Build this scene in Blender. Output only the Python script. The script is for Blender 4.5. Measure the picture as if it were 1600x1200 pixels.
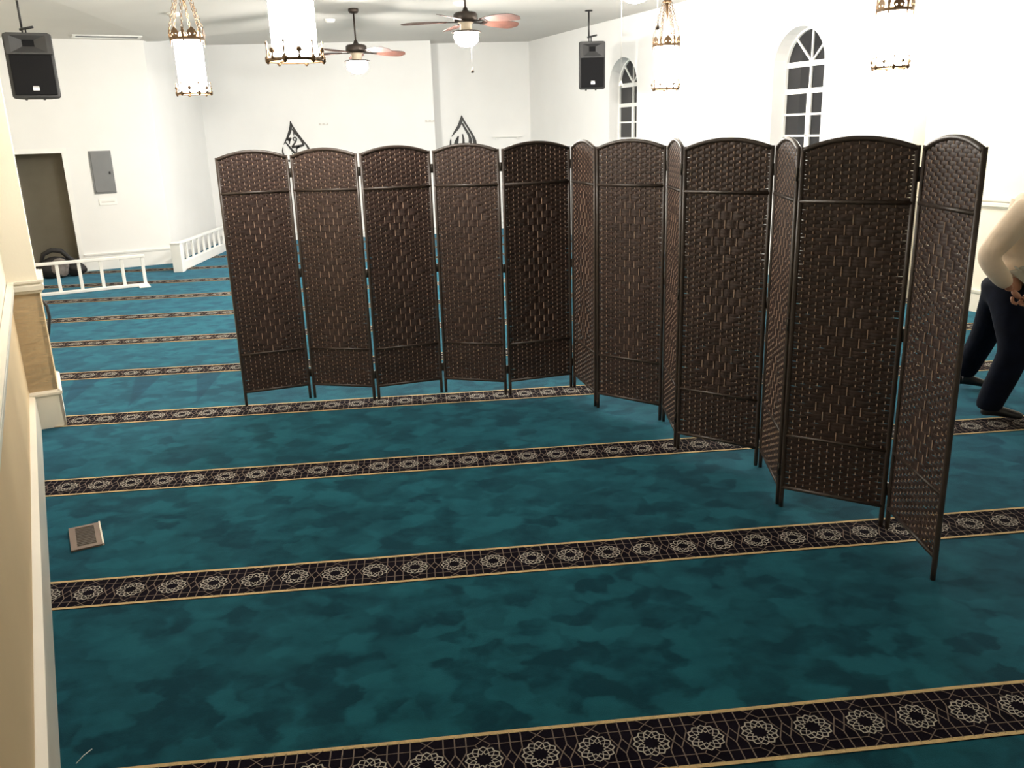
import bpy, bmesh, math, random
from mathutils import Vector, Matrix, Euler
random.seed(7)
for o in list(bpy.data.objects): bpy.data.objects.remove(o)
scn = bpy.context.scene
COL = scn.collection
PI = math.pi
S = 1.15            # plan units -> metres (the plan was measured with the camera 1.70 above the carpet)
R = math.radians

# ------------------------------------------------------------------ camera, world, lights, exposure
cam_d = bpy.data.cameras.new('camera'); cam = bpy.data.objects.new('camera', cam_d); COL.objects.link(cam)
right = Vector((0.993803, -0.107030, -0.030005)); down = Vector((-0.058800, -0.277111, -0.959037)); fwd = Vector((0.094331, 0.954858, -0.281687))
m = Matrix((( right.x, -down.x, -fwd.x, 0), (right.y, -down.y, -fwd.y, 0), (right.z, -down.z, -fwd.z, 1.70*S), (0, 0, 0, 1)))
cam.matrix_world = m
cam_d.sensor_width = 36.0; cam_d.lens = 36.0*1334.28/1600; cam_d.clip_start = 0.02; cam_d.clip_end = 200
scn.camera = cam
w = bpy.data.worlds.new('night'); scn.world = w; w.use_nodes = True
w.node_tree.nodes['Background'].inputs[0].default_value = (0.02, 0.025, 0.035, 1)
w.node_tree.nodes['Background'].inputs[1].default_value = 0.15
vs = scn.view_settings
vs.view_transform = 'Standard'; vs.look = 'None'; vs.gamma = 1.0; vs.use_curve_mapping = False
vs.exposure = 0.0
LANTERN_E = 105.0
FAN_E = 600.0
def area(name, loc, size, power, col, rot=(0, 0, 0)):
    l = bpy.data.lights.new(name, 'AREA'); l.shape = 'RECTANGLE'; l.size = size[0]*S; l.size_y = size[1]*S
    l.energy = power; l.color = col
    o = bpy.data.objects.new(name, l); o.location = Vector(loc)*S; o.rotation_euler = rot; COL.objects.link(o); return o
area('ceiling_light_behind_viewer', (2.4, -2.0, 3.2), (1.2, 1.2), 60, (1.0, 0.86, 0.68))

# ------------------------------------------------------------------ materials
def nodemat(name):
    mt = bpy.data.materials.new(name); mt.use_nodes = True
    nt = mt.node_tree; return mt, nt, nt.nodes['Principled BSDF']
def mat(name, col, rough=0.6, metal=0.0, var=0.08, scale=6.0, bump=0.0, bscale=80.0, emit=None, estr=0.0, spec=0.5, sheen=0.0):
    mt, nt, b = nodemat(name)
    tc = nt.nodes.new('ShaderNodeTexCoord')
    n = nt.nodes.new('ShaderNodeTexNoise'); n.inputs['Scale'].default_value = scale; n.inputs['Detail'].default_value = 3
    nt.links.new(tc.outputs['Object'], n.inputs['Vector'])
    r = nt.nodes.new('ShaderNodeValToRGB')
    r.color_ramp.elements[0].position = 0.3; r.color_ramp.elements[1].position = 0.7
    r.color_ramp.elements[0].color = tuple(max(0, c*(1-var)) for c in col)+(1,)
    r.color_ramp.elements[1].color = tuple(min(1, c*(1+var)) for c in col)+(1,)
    nt.links.new(n.outputs['Fac'], r.inputs['Fac']); nt.links.new(r.outputs['Color'], b.inputs['Base Color'])
    b.inputs['Roughness'].default_value = rough; b.inputs['Metallic'].default_value = metal
    b.inputs['Specular IOR Level'].default_value = spec
    if sheen: b.inputs['Sheen Weight'].default_value = sheen
    if bump:
        n2 = nt.nodes.new('ShaderNodeTexNoise'); n2.inputs['Scale'].default_value = bscale; n2.inputs['Detail'].default_value = 2
        nt.links.new(tc.outputs['Object'], n2.inputs['Vector'])
        bp = nt.nodes.new('ShaderNodeBump'); bp.inputs['Strength'].default_value = bump; bp.inputs['Distance'].default_value = 0.01
        nt.links.new(n2.outputs['Fac'], bp.inputs['Height']); nt.links.new(bp.outputs['Normal'], b.inputs['Normal'])
    if emit:
        b.inputs['Emission Color'].default_value = (*emit, 1); b.inputs['Emission Strength'].default_value = estr
    return mt
M = {}
M['white'] = mat('white_wall_paint', (0.79, 0.79, 0.785), 0.75, var=0.02, scale=1.5, bump=0.05, bscale=60)
M['cream'] = mat('cream_wall_paint', (0.85, 0.79, 0.66), 0.7, var=0.02, scale=1.5, bump=0.05, bscale=60)
M['tan'] = mat('tan_wainscot_paint', (0.74, 0.56, 0.33), 0.6, var=0.03, scale=2, bump=0.04, bscale=60)
M['ceiling'] = mat('ceiling_paint', (0.62, 0.60, 0.57), 0.85, var=0.03, scale=1.0, bump=0.08, bscale=90)
M['trim'] = mat('trim_gloss_paint', (0.82, 0.77, 0.66), 0.4, var=0.02)
M['trimw'] = mat('white_gloss_paint', (0.82, 0.82, 0.80), 0.4, var=0.02)
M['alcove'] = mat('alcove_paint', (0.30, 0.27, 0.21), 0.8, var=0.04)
M['frame'] = mat('dark_stained_wood', (0.036, 0.024, 0.018), 0.42, var=0.25, scale=20, bump=0.1, bscale=150)
M['rod'] = mat('natural_fibre_rod', (0.44, 0.31, 0.23), 0.6, var=0.2, scale=30)
M['metal'] = mat('dark_hinge_metal', (0.05, 0.045, 0.04), 0.4, metal=0.8)
M['gold'] = mat('gold_carpet_yarn', (0.62, 0.45, 0.22), 0.9, var=0.12, scale=60, bump=0.5, bscale=300)
M['navy'] = mat('dark_plum_carpet_yarn', (0.0062, 0.0045, 0.0090), 0.95, var=0.35, scale=9, bump=0.4, bscale=300, spec=0.05)
M['greyyarn'] = mat('mauve_grey_yarn', (0.20, 0.155, 0.13), 0.9, var=0.15, scale=40, spec=0.1)
M['whiteyarn'] = mat('pale_cream_yarn', (0.50, 0.46, 0.40), 0.9, var=0.1, scale=40)
M['bronze'] = mat('antique_brass', (0.11, 0.064, 0.030), 0.55, metal=0.5, var=0.25, scale=25)
M['glow'] = mat('lit_lantern_glass', (0.9, 0.88, 0.82), 0.3, emit=(1.0, 0.95, 0.87), estr=LANTERN_E)
M['glowfan'] = mat('lit_fan_glass', (0.9, 0.88, 0.82), 0.3, emit=(1.0, 0.95, 0.87), estr=FAN_E)
M['glowdim'] = mat('dimmer_lit_fan_glass', (0.9, 0.88, 0.82), 0.3, emit=(1.0, 0.88, 0.70), estr=FAN_E*0.3)
M['fanmetal'] = mat('oil_rubbed_bronze', (0.045, 0.034, 0.028), 0.4, metal=0.5, var=0.2)
M['blade'] = mat('reddish_wood_blade', (0.085, 0.034, 0.024), 0.55, var=0.3, scale=12)
M['bladetop'] = mat('pale_blade_iron', (0.55, 0.47, 0.36), 0.5, metal=0.2)
M['spk'] = mat('charcoal_speaker_shell', (0.030, 0.030, 0.031), 0.6, var=0.15, bump=0.2, bscale=200)
M['grille'] = mat('black_speaker_grille', (0.006, 0.006, 0.007), 0.8, var=0.3, scale=200, spec=0.15)
M['badge'] = mat('white_badge', (0.8, 0.8, 0.8), 0.4)
M['black'] = mat('black_paint', (0.014, 0.014, 0.015), 0.5, var=0.2)
M['grey'] = mat('grey_enamel', (0.17, 0.175, 0.18), 0.45, var=0.04)
M['glass'] = mat('night_window_glass', (0.012, 0.012, 0.014), 0.08, var=0.1, spec=0.6)
M['ventmetal'] = mat('beige_vent_enamel', (0.20, 0.145, 0.115), 0.5, metal=0.2)
M['slat'] = mat('brown_vent_slat', (0.075, 0.055, 0.042), 0.5, metal=0.3)
M['skin'] = mat('skin', (0.42, 0.20, 0.12), 0.55, var=0.08, scale=20)
M['shirt'] = mat('cream_shirt_cotton', (0.84, 0.67, 0.50), 0.85, var=0.05, scale=14, bump=0.25, bscale=14, sheen=0.2)
M['shirtfront'] = mat('grey_shirt_panel', (0.42, 0.40, 0.33), 0.85, var=0.06)
M['jeans'] = mat('navy_denim', (0.0045, 0.0065, 0.015), 0.95, var=0.35, scale=10, bump=0.3, bscale=20, spec=0.15)
M['hair'] = mat('black_hair', (0.015, 0.012, 0.010), 0.5, var=0.3, scale=60)
M['shoe'] = mat('black_shoe_leather', (0.010, 0.010, 0.012), 0.45)
M['nylon'] = mat('black_nylon', (0.012, 0.011, 0.012), 0.7, var=0.3, scale=20)
M['lining'] = mat('grey_mesh_fabric', (0.16, 0.14, 0.13), 0.8, var=0.3, scale=20)

def carpet_mat():
    mt, nt, b = nodemat('teal_prayer_carpet'); L = nt.links.new; N = nt.nodes.new
    tc = N('ShaderNodeTexCoord'); mp = N('ShaderNodeMapping'); mp.inputs['Scale'].default_value = (1.0, 1.15, 1.0); L(tc.outputs['Object'], mp.inputs['Vector'])
    n1 = N('ShaderNodeTexNoise'); n1.inputs['Scale'].default_value = 6.5; n1.inputs['Detail'].default_value = 6; n1.inputs['Roughness'].default_value = 0.58; n1.inputs['Distortion'].default_value = 0.25
    L(mp.outputs['Vector'], n1.inputs['Vector'])
    # pile brushed this way and that: soft patches of random lightness with ragged edges
    nd = N('ShaderNodeTexNoise'); nd.inputs['Scale'].default_value = 7.0; nd.inputs['Detail'].default_value = 3; L(mp.outputs['Vector'], nd.inputs['Vector'])
    va = N('ShaderNodeVectorMath'); va.operation = 'MULTIPLY_ADD'; va.inputs[1].default_value = (0.22, 0.22, 0.0); L(nd.outputs['Color'], va.inputs[0]); L(mp.outputs['Vector'], va.inputs[2])
    vo = N('ShaderNodeTexVoronoi'); vo.feature = 'SMOOTH_F1'; vo.inputs['Scale'].default_value = 7.5; vo.inputs['Smoothness'].default_value = 0.35; vo.inputs['Randomness'].default_value = 1.0; L(va.outputs[0], vo.inputs['Vector'])
    bw = N('ShaderNodeSeparateColor'); L(vo.outputs['Color'], bw.inputs[0])
    av = N('ShaderNodeMath'); av.operation = 'MULTIPLY_ADD'; av.inputs[1].default_value = 0.34; L(bw.outputs[0], av.inputs[0]); av2 = N('ShaderNodeMath'); av2.operation = 'MULTIPLY'; av2.inputs[1].default_value = 0.66; L(n1.outputs['Fac'], av2.inputs[0]); L(av2.outputs[0], av.inputs[2])
    r1 = N('ShaderNodeValToRGB'); e = r1.color_ramp.elements
    e[0].position = 0.32; e[0].color = (0.0014, 0.032, 0.046, 1); e[1].position = 0.68; e[1].color = (0.0085, 0.090, 0.117, 1)
    L(av.outputs[0], r1.inputs['Fac'])
    n2 = N('ShaderNodeTexNoise'); n2.inputs['Scale'].default_value = 260; n2.inputs['Detail'].default_value = 2; L(tc.outputs['Object'], n2.inputs['Vector'])
    mx = N('ShaderNodeMixRGB'); mx.blend_type = 'OVERLAY'; mx.inputs['Fac'].default_value = 0.25
    L(r1.outputs['Color'], mx.inputs['Color1']); L(n2.outputs['Fac'], mx.inputs['Color2'])
    # brushed wedges left by the vacuum cleaner
    sx = N('ShaderNodeSeparateXYZ'); L(tc.outputs['Object'], sx.inputs[0])
    def mth(op, a, bb=None, cl=False):
        q = N('ShaderNodeMath'); q.operation = op; q.use_clamp = cl
        for i, v in enumerate((a, bb)):
            if v is None: continue
            if isinstance(v, (int, float)): q.inputs[i].default_value = v
            else: L(v, q.inputs[i])
        return q.outputs[0]
    xx = mth('ADD', sx.outputs['X'], mth('MULTIPLY', sx.outputs['Y'], 0.12))
    tri = mth('DIVIDE', mth('PINGPONG', xx, 0.26), 0.26)
    yy = mth('DIVIDE', mth('SUBTRACT', sx.outputs['Y'], 5.70*S), 1.15*S)
    wedge = mth('MULTIPLY', mth('SUBTRACT', mth('MULTIPLY', yy, .62), tri), 14.0, True)
    band = mth('MULTIPLY', mth('GREATER_THAN', yy, 0.0), mth('LESS_THAN', yy, 1.0))
    lim = mth('MULTIPLY', mth('LESS_THAN', sx.outputs['X'], -1.2*S), 1.0)
    wm = mth('MULTIPLY', mth('MULTIPLY', wedge, band), lim)
    mx2 = N('ShaderNodeMixRGB'); mx2.blend_type = 'MULTIPLY'; mx2.inputs['Color2'].default_value = (0.32, 0.46, 0.55, 1)
    L(wm, mx2.inputs['Fac']); L(mx.outputs['Color'], mx2.inputs['Color1']); L(mx2.outputs['Color'], b.inputs['Base Color'])
    b.inputs['Roughness'].default_value = 1.0; b.inputs['Specular IOR Level'].default_value = 0.1
    b.inputs['Sheen Weight'].default_value = 0.32; b.inputs['Sheen Roughness'].default_value = 0.4; b.inputs['Sheen Tint'].default_value = (0.25, 0.62, 0.98, 1)
    bp = N('ShaderNodeBump'); bp.inputs['Strength'].default_value = 0.3; bp.inputs['Distance'].default_value = 0.004
    L(n2.outputs['Fac'], bp.inputs['Height']); L(bp.outputs['Normal'], b.inputs['Normal'])
    return mt
M['carpet'] = carpet_mat()
def weave_mat():
    mt, nt, b = nodemat('brown_paper_weave'); L = nt.links.new; N = nt.nodes.new
    tc = N('ShaderNodeTexCoord'); mp = N('ShaderNodeMapping'); mp.inputs['Scale'].default_value = (3, 3, 60); L(tc.outputs['Object'], mp.inputs['Vector'])
    n = N('ShaderNodeTexNoise'); n.inputs['Scale'].default_value = 1.0; n.inputs['Detail'].default_value = 4; L(mp.outputs['Vector'], n.inputs['Vector'])
    r = N('ShaderNodeValToRGB'); e = r.color_ramp.elements
    e[0].position = 0.3; e[0].color = (0.022, 0.0120, 0.0098, 1); e[1].position = 0.75; e[1].color = (0.058, 0.0315, 0.025, 1)
    L(n.outputs['Fac'], r.inputs['Fac']); L(r.outputs['Color'], b.inputs['Base Color'])
    b.inputs['Roughness'].default_value = 0.5; b.inputs['Specular IOR Level'].default_value = 0.45
    return mt
M['weave'] = weave_mat()

# ------------------------------------------------------------------ mesh helpers (all in plan units, scaled by S when linked)
class MB:
    def __init__(s): s.v = []; s.f = []; s.sm = []
    def add(s, vs_, fs, smooth=False):
        o = len(s.v); s.v += [tuple(p) for p in vs_]; s.f += [tuple(i+o for i in f) for f in fs]; s.sm += [smooth]*len(fs); return s
    def box(s, x0, x1, y0, y1, z0, z1, mtx=None):
        p = [(x, y, z) for z in (z0, z1) for y in (y0, y1) for x in (x0, x1)]
        if mtx: p = [mtx @ Vector(q) for q in p]
        return s.add(p, [(0, 2, 3, 1), (4, 5, 7, 6), (0, 1, 5, 4), (2, 6, 7, 3), (0, 4, 6, 2), (1, 3, 7, 5)])
    def bbox(s, x0, x1, y0, y1, z0, z1, b=0.004, mtx=None):     # box with chamfered edges
        bm = bmesh.new(); bmesh.ops.create_cube(bm, size=1)
        for v in bm.verts: v.co = Vector(((x0+x1)/2+v.co.x*(x1-x0), (y0+y1)/2+v.co.y*(y1-y0), (z0+z1)/2+v.co.z*(z1-z0)))
        bmesh.ops.bevel(bm, geom=bm.edges[:], offset=b, segments=2, affect='EDGES', profile=0.5)
        return s.bm(bm, mtx)
    def bm(s, bm, mtx=None, smooth=False):
        bm.verts.index_update(); p = [(mtx @ v.co) if mtx else v.co.copy() for v in bm.verts]
        fs = [tuple(v.index for v in f.verts) for f in bm.faces]; bm.free(); return s.add(p, fs, smooth)
    def tube(s, pts, r, n=8, caps=True, smooth=True):
        pts = [Vector(p) for p in pts]; rr = r if isinstance(r, (list, tuple)) else [r]*len(pts)
        vv = []; ff = []; up = Vector((0, 0, 1)); prev = None
        for i, p in enumerate(pts):
            t = (pts[min(i+1, len(pts)-1)]-pts[max(i-1, 0)]); t = t.normalized() if t.length > 1e-9 else Vector((0, 0, 1))
            if prev is None:
                a = t.cross(up); a = a.normalized() if a.length > 1e-3 else t.cross(Vector((1, 0, 0))).normalized()
            else:
                a = prev-t*prev.dot(t); a = a.normalized() if a.length > 1e-6 else t.orthogonal().normalized()
            prev = a; b = t.cross(a)
            for k in range(n):
                an = 2*PI*k/n; vv.append(p+(a*math.cos(an)+b*math.sin(an))*rr[i])
        for i in range(len(pts)-1):
            for k in range(n): ff.append((i*n+k, i*n+(k+1) % n, (i+1)*n+(k+1) % n, (i+1)*n+k))
        s.add(vv, ff, smooth)
        if caps:
            o = len(s.v)-len(vv); s.f += [tuple(o+k for k in range(n))[::-1], tuple(o+(len(pts)-1)*n+k for k in range(n))]; s.sm += [False, False]
        return s
    def lathe(s, prof, n=24, c=(0, 0, 0), smooth=True, close=False):
        vv = []; ff = []
        for r, z in prof:
            for k in range(n): a = 2*PI*k/n; vv.append((c[0]+r*math.cos(a), c[1]+r*math.sin(a), c[2]+z))
        m_ = len(prof)
        for i in range(m_-1 if not close else m_):
            j = (i+1) % m_
            for k in range(n): ff.append((i*n+k, i*n+(k+1) % n, j*n+(k+1) % n, j*n+k))
        return s.add(vv, ff, smooth)
    def prism(s, poly, t, mtx=None, holes=()):                   # 2D outline (x,z) -> solid of thickness t along y
        bm = bmesh.new(); loops = [poly]+list(holes); es = []
        for lp in loops:
            vv = [bm.verts.new((x, 0, z)) for x, z in lp]
            es += [bm.edges.new((vv[i], vv[(i+1) % len(vv)])) for i in range(len(vv))]
        bmesh.ops.triangle_fill(bm, use_beauty=True, use_dissolve=False, edges=es)
        ext = bmesh.ops.extrude_face_region(bm, geom=bm.faces[:])
        for v in [g for g in ext['geom'] if isinstance(g, bmesh.types.BMVert)]: v.co.y += t
        bmesh.ops.recalc_face_normals(bm, faces=bm.faces[:])
        return s.bm(bm, mtx)
def tagset(o, label=None, cat=None, group=None, kind=None):
    if label: o['label'] = label
    if cat: o['category'] = cat
    if group: o['group'] = group
    if kind: o['kind'] = kind
    return o
def place(o, loc, rz=0.0, rot=None, parent=None):
    o.location = Vector(loc)*S; o.rotation_euler = rot if rot else (0, 0, rz)
    if parent: o.parent = parent
    COL.objects.link(o); return o
def mesh(name, mb, m_):
    me = bpy.data.meshes.new(name); me.from_pydata([tuple(c*S for c in p) for p in mb.v], [], mb.f)
    me.polygons.foreach_set('use_smooth', mb.sm); me.materials.append(m_); me.update(); return me
def ob(name, mb, m_, parent=None, loc=(0, 0, 0), rz=0.0, rot=None, **kw):
    o = bpy.data.objects.new(name, mesh(name, mb, m_)); place(o, loc, rz, rot, parent); return tagset(o, **kw)
def empty(name, loc=(0, 0, 0), rz=0.0, **kw):
    o = bpy.data.objects.new(name, None); o.empty_display_size = 0.1; place(o, loc, rz); return tagset(o, **kw)
def inst(src, parent, loc=None, rz=None):
    c = src.copy(); c.parent = parent
    if loc is not None: c.location = Vector(loc)*S
    if rz is not None: c.rotation_euler = (0, 0, rz)
    COL.objects.link(c); return c
def copy_tree(o, parent=None):
    c = o.copy(); COL.objects.link(c); c.parent = parent
    for ch in list(o.children): copy_tree(ch, c)
    return c
def along(a, b):                                                  # frame with x from a to b, y to the left of it
    d = (Vector(b)-Vector(a)); L_ = d.length; return math.atan2(d.y, d.x), L_
def wallbox(name, a, b, z0, z1, t, m_, parent=None, **kw):        # slab from a to b, thickness t to the left (negative = right)
    ang, L_ = along(a, b); mb = MB().box(0, L_, min(0, t), max(0, t), z0, z1)
    return ob(name, mb, m_, parent, loc=(a[0], a[1], 0), rz=ang, **kw)
def ring2(cx, cz, r, n=24, a0=0, a1=2*PI, end=False):
    k = n if not end else n-1
    return [(cx+r*math.cos(a0+(a1-a0)*i/k), cz+r*math.sin(a0+(a1-a0)*i/k)) for i in range(n)]

# ------------------------------------------------------------------ plan of the hall
CEIL = 3.25
LW0 = Vector((-2.458, 5.385)); DL = Vector((-0.3847, 0.9230)); NL = Vector((0.9230, 0.3847))      # left wall line, direction, into the room
def LWp(t, off=0.0): p = LW0+DL*t+NL*off; return (p.x, p.y)
LCORNER = (-5.402, 12.447); FLEND = (-3.685, 13.161)
QL0 = (-3.57, 15.6); QL1 = (0.33, 15.6); QR0 = (0.33, 16.1); QCORNER = (2.077, 16.10)
RD = Vector((0.298, -0.955)).normalized(); RN = Vector((-RD.y, RD.x))                              # RN points out of the room
def RWp(s, off=0.0): p = Vector(QCORNER)+RD*s+RN*off; return (p.x, p.y)
# floor
fl = ob('floor', MB().add([(-8, -4, 0), (10, -4, 0), (10, 18, 0), (-8, 18, 0), (-8, -4, -.1), (10, -4, -.1), (10, 18, -.1), (-8, 18, -.1)],
        [(0, 1, 2, 3), (7, 6, 5, 4), (0, 4, 5, 1), (1, 5, 6, 2), (2, 6, 7, 3), (3, 7, 4, 0)]), M['carpet'], kind='structure', label='teal wall to wall carpet with dark patterned border stripes')
# border stripes woven across the carpet
PER = 0.1612
def seg(mb, a, b, w_, z=0.0):
    a = Vector(a); b = Vector(b); d = (b-a).normalized(); n_ = Vector((-d.y, d.x))*w_/2; a = a-d*w_*.3; b = b+d*w_*.3
    mb.add([(a.x+n_.x, a.y+n_.y, z), (a.x-n_.x, a.y-n_.y, z), (b.x-n_.x, b.y-n_.y, z), (b.x+n_.x, b.y+n_.y, z)], [(0, 1, 2, 3)])
def tile_lines():
    g = MB(); P2 = PER/2; E_ = 0.104; wl = 0.0036
    for sy in (1, -1):
        for sx in (1, -1):
            x0 = P2-0.033 if sx > 0 else -P2+0.033
            # straps either side of the midpoint between two rosettes
            seg(g, (x0, sy*E_), (x0, sy*.036), wl); seg(g, (x0, sy*.036), (sx*(P2-.016), 0), wl); seg(g, (sx*(P2-.016), 0), (sx*P2, -sy*.031), wl)
            seg(g, (sx*.022, sy*.062), (sx*P2, sy*.062), wl*.8)
            seg(g, (sx*.022, sy*.062), (-sx*.024, sy*E_), wl*.8); seg(g, (sx*.022, sy*.062), (sx*.014, sy*.050), wl*.8)
        seg(g, (P2, sy*.031), (P2, sy*E_), wl)
    return g
def tile_rosette():
    g = MB(); wl = 0.0032
    def pt(r, a): return (r*math.cos(a), r*math.sin(a))
    n_ = 12
    for k in range(n_):
        a = 2*PI*k/n_; h = PI/n_
        seg(g, pt(.053, a), pt(.0455, a+h), wl*1.25); seg(g, pt(.0455, a+h), pt(.053, a+2*h), wl*1.25)
        seg(g, pt(.0455, a+h), pt(.031, a), wl*.8); seg(g, pt(.0455, a-h), pt(.031, a), wl*.8)
        seg(g, pt(.031, a), pt(.022, a+h), wl*.9); seg(g, pt(.031, a), pt(.022, a-h), wl*.9)
    return g
TL = tile_lines(); TR = tile_rosette()
x_phase = 0.893
# y of the lower/upper outer edge of each stripe (2.02+1.165 n) and the x range it shows in
spans = [(-2.6, 2.6), (-2.8, 4.2), (-2.9, 5.6), (-3.4, 5.8), (-4.0, 5.9), (-4.4, 5.9), (-4.9, 5.4), (-5.4, 5.0), (-5.3, 4.6), (-4.9, 4.2), (-3.5, 3.6), (-3.5, 3.2)]
for k, (xa, xb) in enumerate(spans):
    yc = 2.020+1.1640*k-0.0007*k*k*0; hw = 0.1155
    ox = x_phase-0.035*k
    st = ob('border_stripe', MB().box(xa, xb, -hw, hw, -.004, .0015), M['navy'], fl, loc=(0, yc, 0))
    for sg in (1, -1):
        y1 = sg*hw; y0 = sg*(hw-.0145); n_ = int((xb-xa)/.25); ge = MB(); vv = []; ff = []
        for i in range(n_+1):
            x = xa+(xb-xa)*i/n_; j = math.sin(x*5.1+k)*.0012+math.sin(x*13+k*2)*.0008
            vv += [(x, min(y0, y1)+j, .0026), (x, max(y0, y1)+j, .0026)]
            if i: ff.append((2*i-2, 2*i, 2*i+1, 2*i-1))
        ob('gold_edging', ge.add(vv, ff), M['gold'], st)
    gl = MB(); gr = MB(); i0 = int(math.ceil((xa-ox)/PER)); i1 = int(math.floor((xb-ox)/PER))
    for i in range(i0, i1+1):
        x = ox+i*PER
        gl.add([(p[0]+x, p[1], .0026) for p in TL.v], TL.f); gr.add([(p[0]+x, p[1], .0030) for p in TR.v], TR.f)
    ob('strapwork_pattern', gl, M['greyyarn'], st, kind='stuff'); ob('rosette_pattern', gr, M['whiteyarn'], st, kind='stuff')

# ceiling with a slightly lower strip along the far left
ob('ceiling', MB().box(-8, 10, -4, 18, CEIL, CEIL+.1), M['ceiling'], kind='structure')
SOF = [(-7.0, 7.0, 3.085), (-3.45, 7.0, 3.085), (-1.5, 7.0, CEIL-.001), (-1.5, 13.3, CEIL-.001), (-3.50, 13.3, 3.085), (-7.0, 13.3, 3.085)]
ob('trim_1', MB().add(SOF+[(x, y, CEIL+.02) for x, y, z in SOF], [(4, 1, 0, 5), (3, 2, 1, 4), (0, 1, 7, 6), (1, 2, 8, 7), (2, 3, 9, 8), (3, 4, 10, 9), (4, 5, 11, 10), (5, 0, 6, 11), (6, 7, 8, 9, 10, 11)]), M['ceiling'], kind='structure')

# left wall (tan below the chair rail, cream above) and its pilaster
RAIL = 0.86; LB = -8.5; LEND = 7.66
def leftpiece(name, t0, t1, o0, o1, z0, z1, m_, parent=None, **kw):
    a = LWp(t0); mb = MB().box(0, t1-t0, -o1, -o0, z0, z1)
    return ob(name, mb, m_, parent, loc=(a[0], a[1], 0), rz=math.atan2(DL.y, DL.x), **kw)
lw = leftpiece('wall_left', LB, LEND+.1, -.25, -.035, 0, CEIL, M['cream'], kind='structure')
leftpiece('wainscot', LB, LEND, -.036, -.031, .2, RAIL, M['tan'], lw).location = (0, 0, 0); lw.children[0].rotation_euler = (0, 0, 0)
def railprof(z): return [(0, z), (.012, z), (.016, z+.012), (.03, z+.02), (.03, z+.045), (.022, z+.055), (.034, z+.066), (.034, z+.078), (0, z+.078)]
def baseprof(h): return [(0, 0), (.020, 0), (.020, h-.035), (.026, h-.028), (.030, h-.012), (.030, h), (0, h)]
def mold(name, a, b, prof, m_, off=0.0, **kw):                     # moulding run from a to b, profile sticks out to the right of a->b
    ang, L_ = along(a, b); mb = MB(); n_ = len(prof)
    vv = [(x, -(p+off), z) for x in (0, L_) for p, z in prof]
    ff = [(i, (i+1) % n_, n_+(i+1) % n_, n_+i) for i in range(n_)]+[tuple(range(n_))[::-1], tuple(range(n_, 2*n_))]
    return ob(name, mb.add(vv, ff), m_, loc=(a[0], a[1], 0), rz=ang, **kw)
PW = 0.50; PD = 0.128                                            # pilaster run along the wall and depth
mold('baseboard_left', LWp(LB, -.035), LWp(0.0, -.035), [(0, 0), (.035, 0), (.035, .200), (.033, .215), (.006, .222), (0, .222)], M['trim'], kind='structure')
mold('trim_2', LWp(LB, -.032), LWp(-.03, -.032), railprof(.855), M['trim'], kind='structure')
pil = leftpiece('wall_left_pilaster', 0, PW, -.04, PD, 0, CEIL, M['cream'], kind='structure')
w_ = leftpiece('wainscot', -.003, PW+.003, -.03, PD+.003, .23, RAIL, M['tan'], pil); w_.location = (0, 0, 0); w_.rotation_euler = (0, 0, 0)
for nm, prof in (('baseboard_left_pilaster', [(0, 0), (.016, 0), (.016, .205), (.024, .215), (.024, .228), (.010, .240), (0, .240)]), ('trim_3', railprof(.855))):
    mold(nm+'_front' if nm[0] == 'b' else 'trim_3', LWp(0, -.03), LWp(0, PD+.016), prof, M['trim'], kind='structure')
    mold(nm+'_side' if nm[0] == 'b' else 'trim_4', LWp(-.016, PD), LWp(PW+.016, PD), prof, M['trim'], kind='structure')
    mold(nm+'_back' if nm[0] == 'b' else 'trim_5', LWp(PW, PD+.016), LWp(PW, -.03), prof, M['trim'], kind='structure')
mold('baseboard_left_far', LWp(PW, -.035), LWp(LEND, -.035), [(0, 0), (.035, 0), (.035, .2), (.03, .215), (0, .222)], M['trim'], kind='structure')

# far left wall with the doorway and the grey panel
FA = math.atan2(FLEND[1]-LCORNER[1], FLEND[0]-LCORNER[0]); FLEN = along(LCORNER, FLEND)[1]
DX1 = 0.617; DH = 1.63                                            # doorway from the corner to DX1
dr = MB().prism([(DX1, 0), (FLEN, 0), (FLEN, CEIL), (-.3, CEIL), (-.3, DH), (DX1, DH)], .15)
ob('wall_far_left', dr, M['white'], loc=(*LCORNER, 0), rz=FA, kind='structure')
d1 = MB().box(-.3, DX1, .62, .68, 0, DH).box(-.3, DX1, .15, .68, DH, DH+.05).box(DX1, DX1+.05, .15, .68, 0, DH).box(-.4, -.3, .0, .68, 0, DH)
dor = ob('door_1', d1, M['alcove'], loc=(*LCORNER, 0), rz=FA, kind='structure')
ob('door_casing', MB().box(DX1-.004, DX1+.06, -.014, 0, 0, DH+.06).box(-.1, DX1-.004, -.014, 0, DH-.004, DH+.06), M['trimw'], dor)
fdir = (Vector(FLEND)-Vector(LCORNER)).normalized()
def FLp(s, off=0.0): p = Vector(LCORNER)+fdir*s+Vector((fdir.y, -fdir.x))*off; return (p.x, p.y)
mold('baseboard_far_left', FLp(DX1+.06), FLp(FLEN), baseprof(.232), M['trimw'], kind='structure')
# return wall and the far (prayer direction) wall with its shallow recess
wallbox('wall_return', FLEND, QL0, 0, CEIL, .15, M['white'], kind='structure')
wallbox('wall_far', (QL0[0]-.15, QL0[1]), QL1, 0, CEIL, .7, M['white'], kind='structure')
wallbox('wall_far_recess', QR0, (QCORNER[0]+.3, QCORNER[1]), 0, CEIL, .2, M['white'], kind='structure')
mold('baseboard_far', QL0, QL1, baseprof(.13), M['trimw'], kind='structure')
mold('baseboard_far_recess', QR0, QCORNER, baseprof(.13), M['trimw'], kind='structure')

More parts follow.
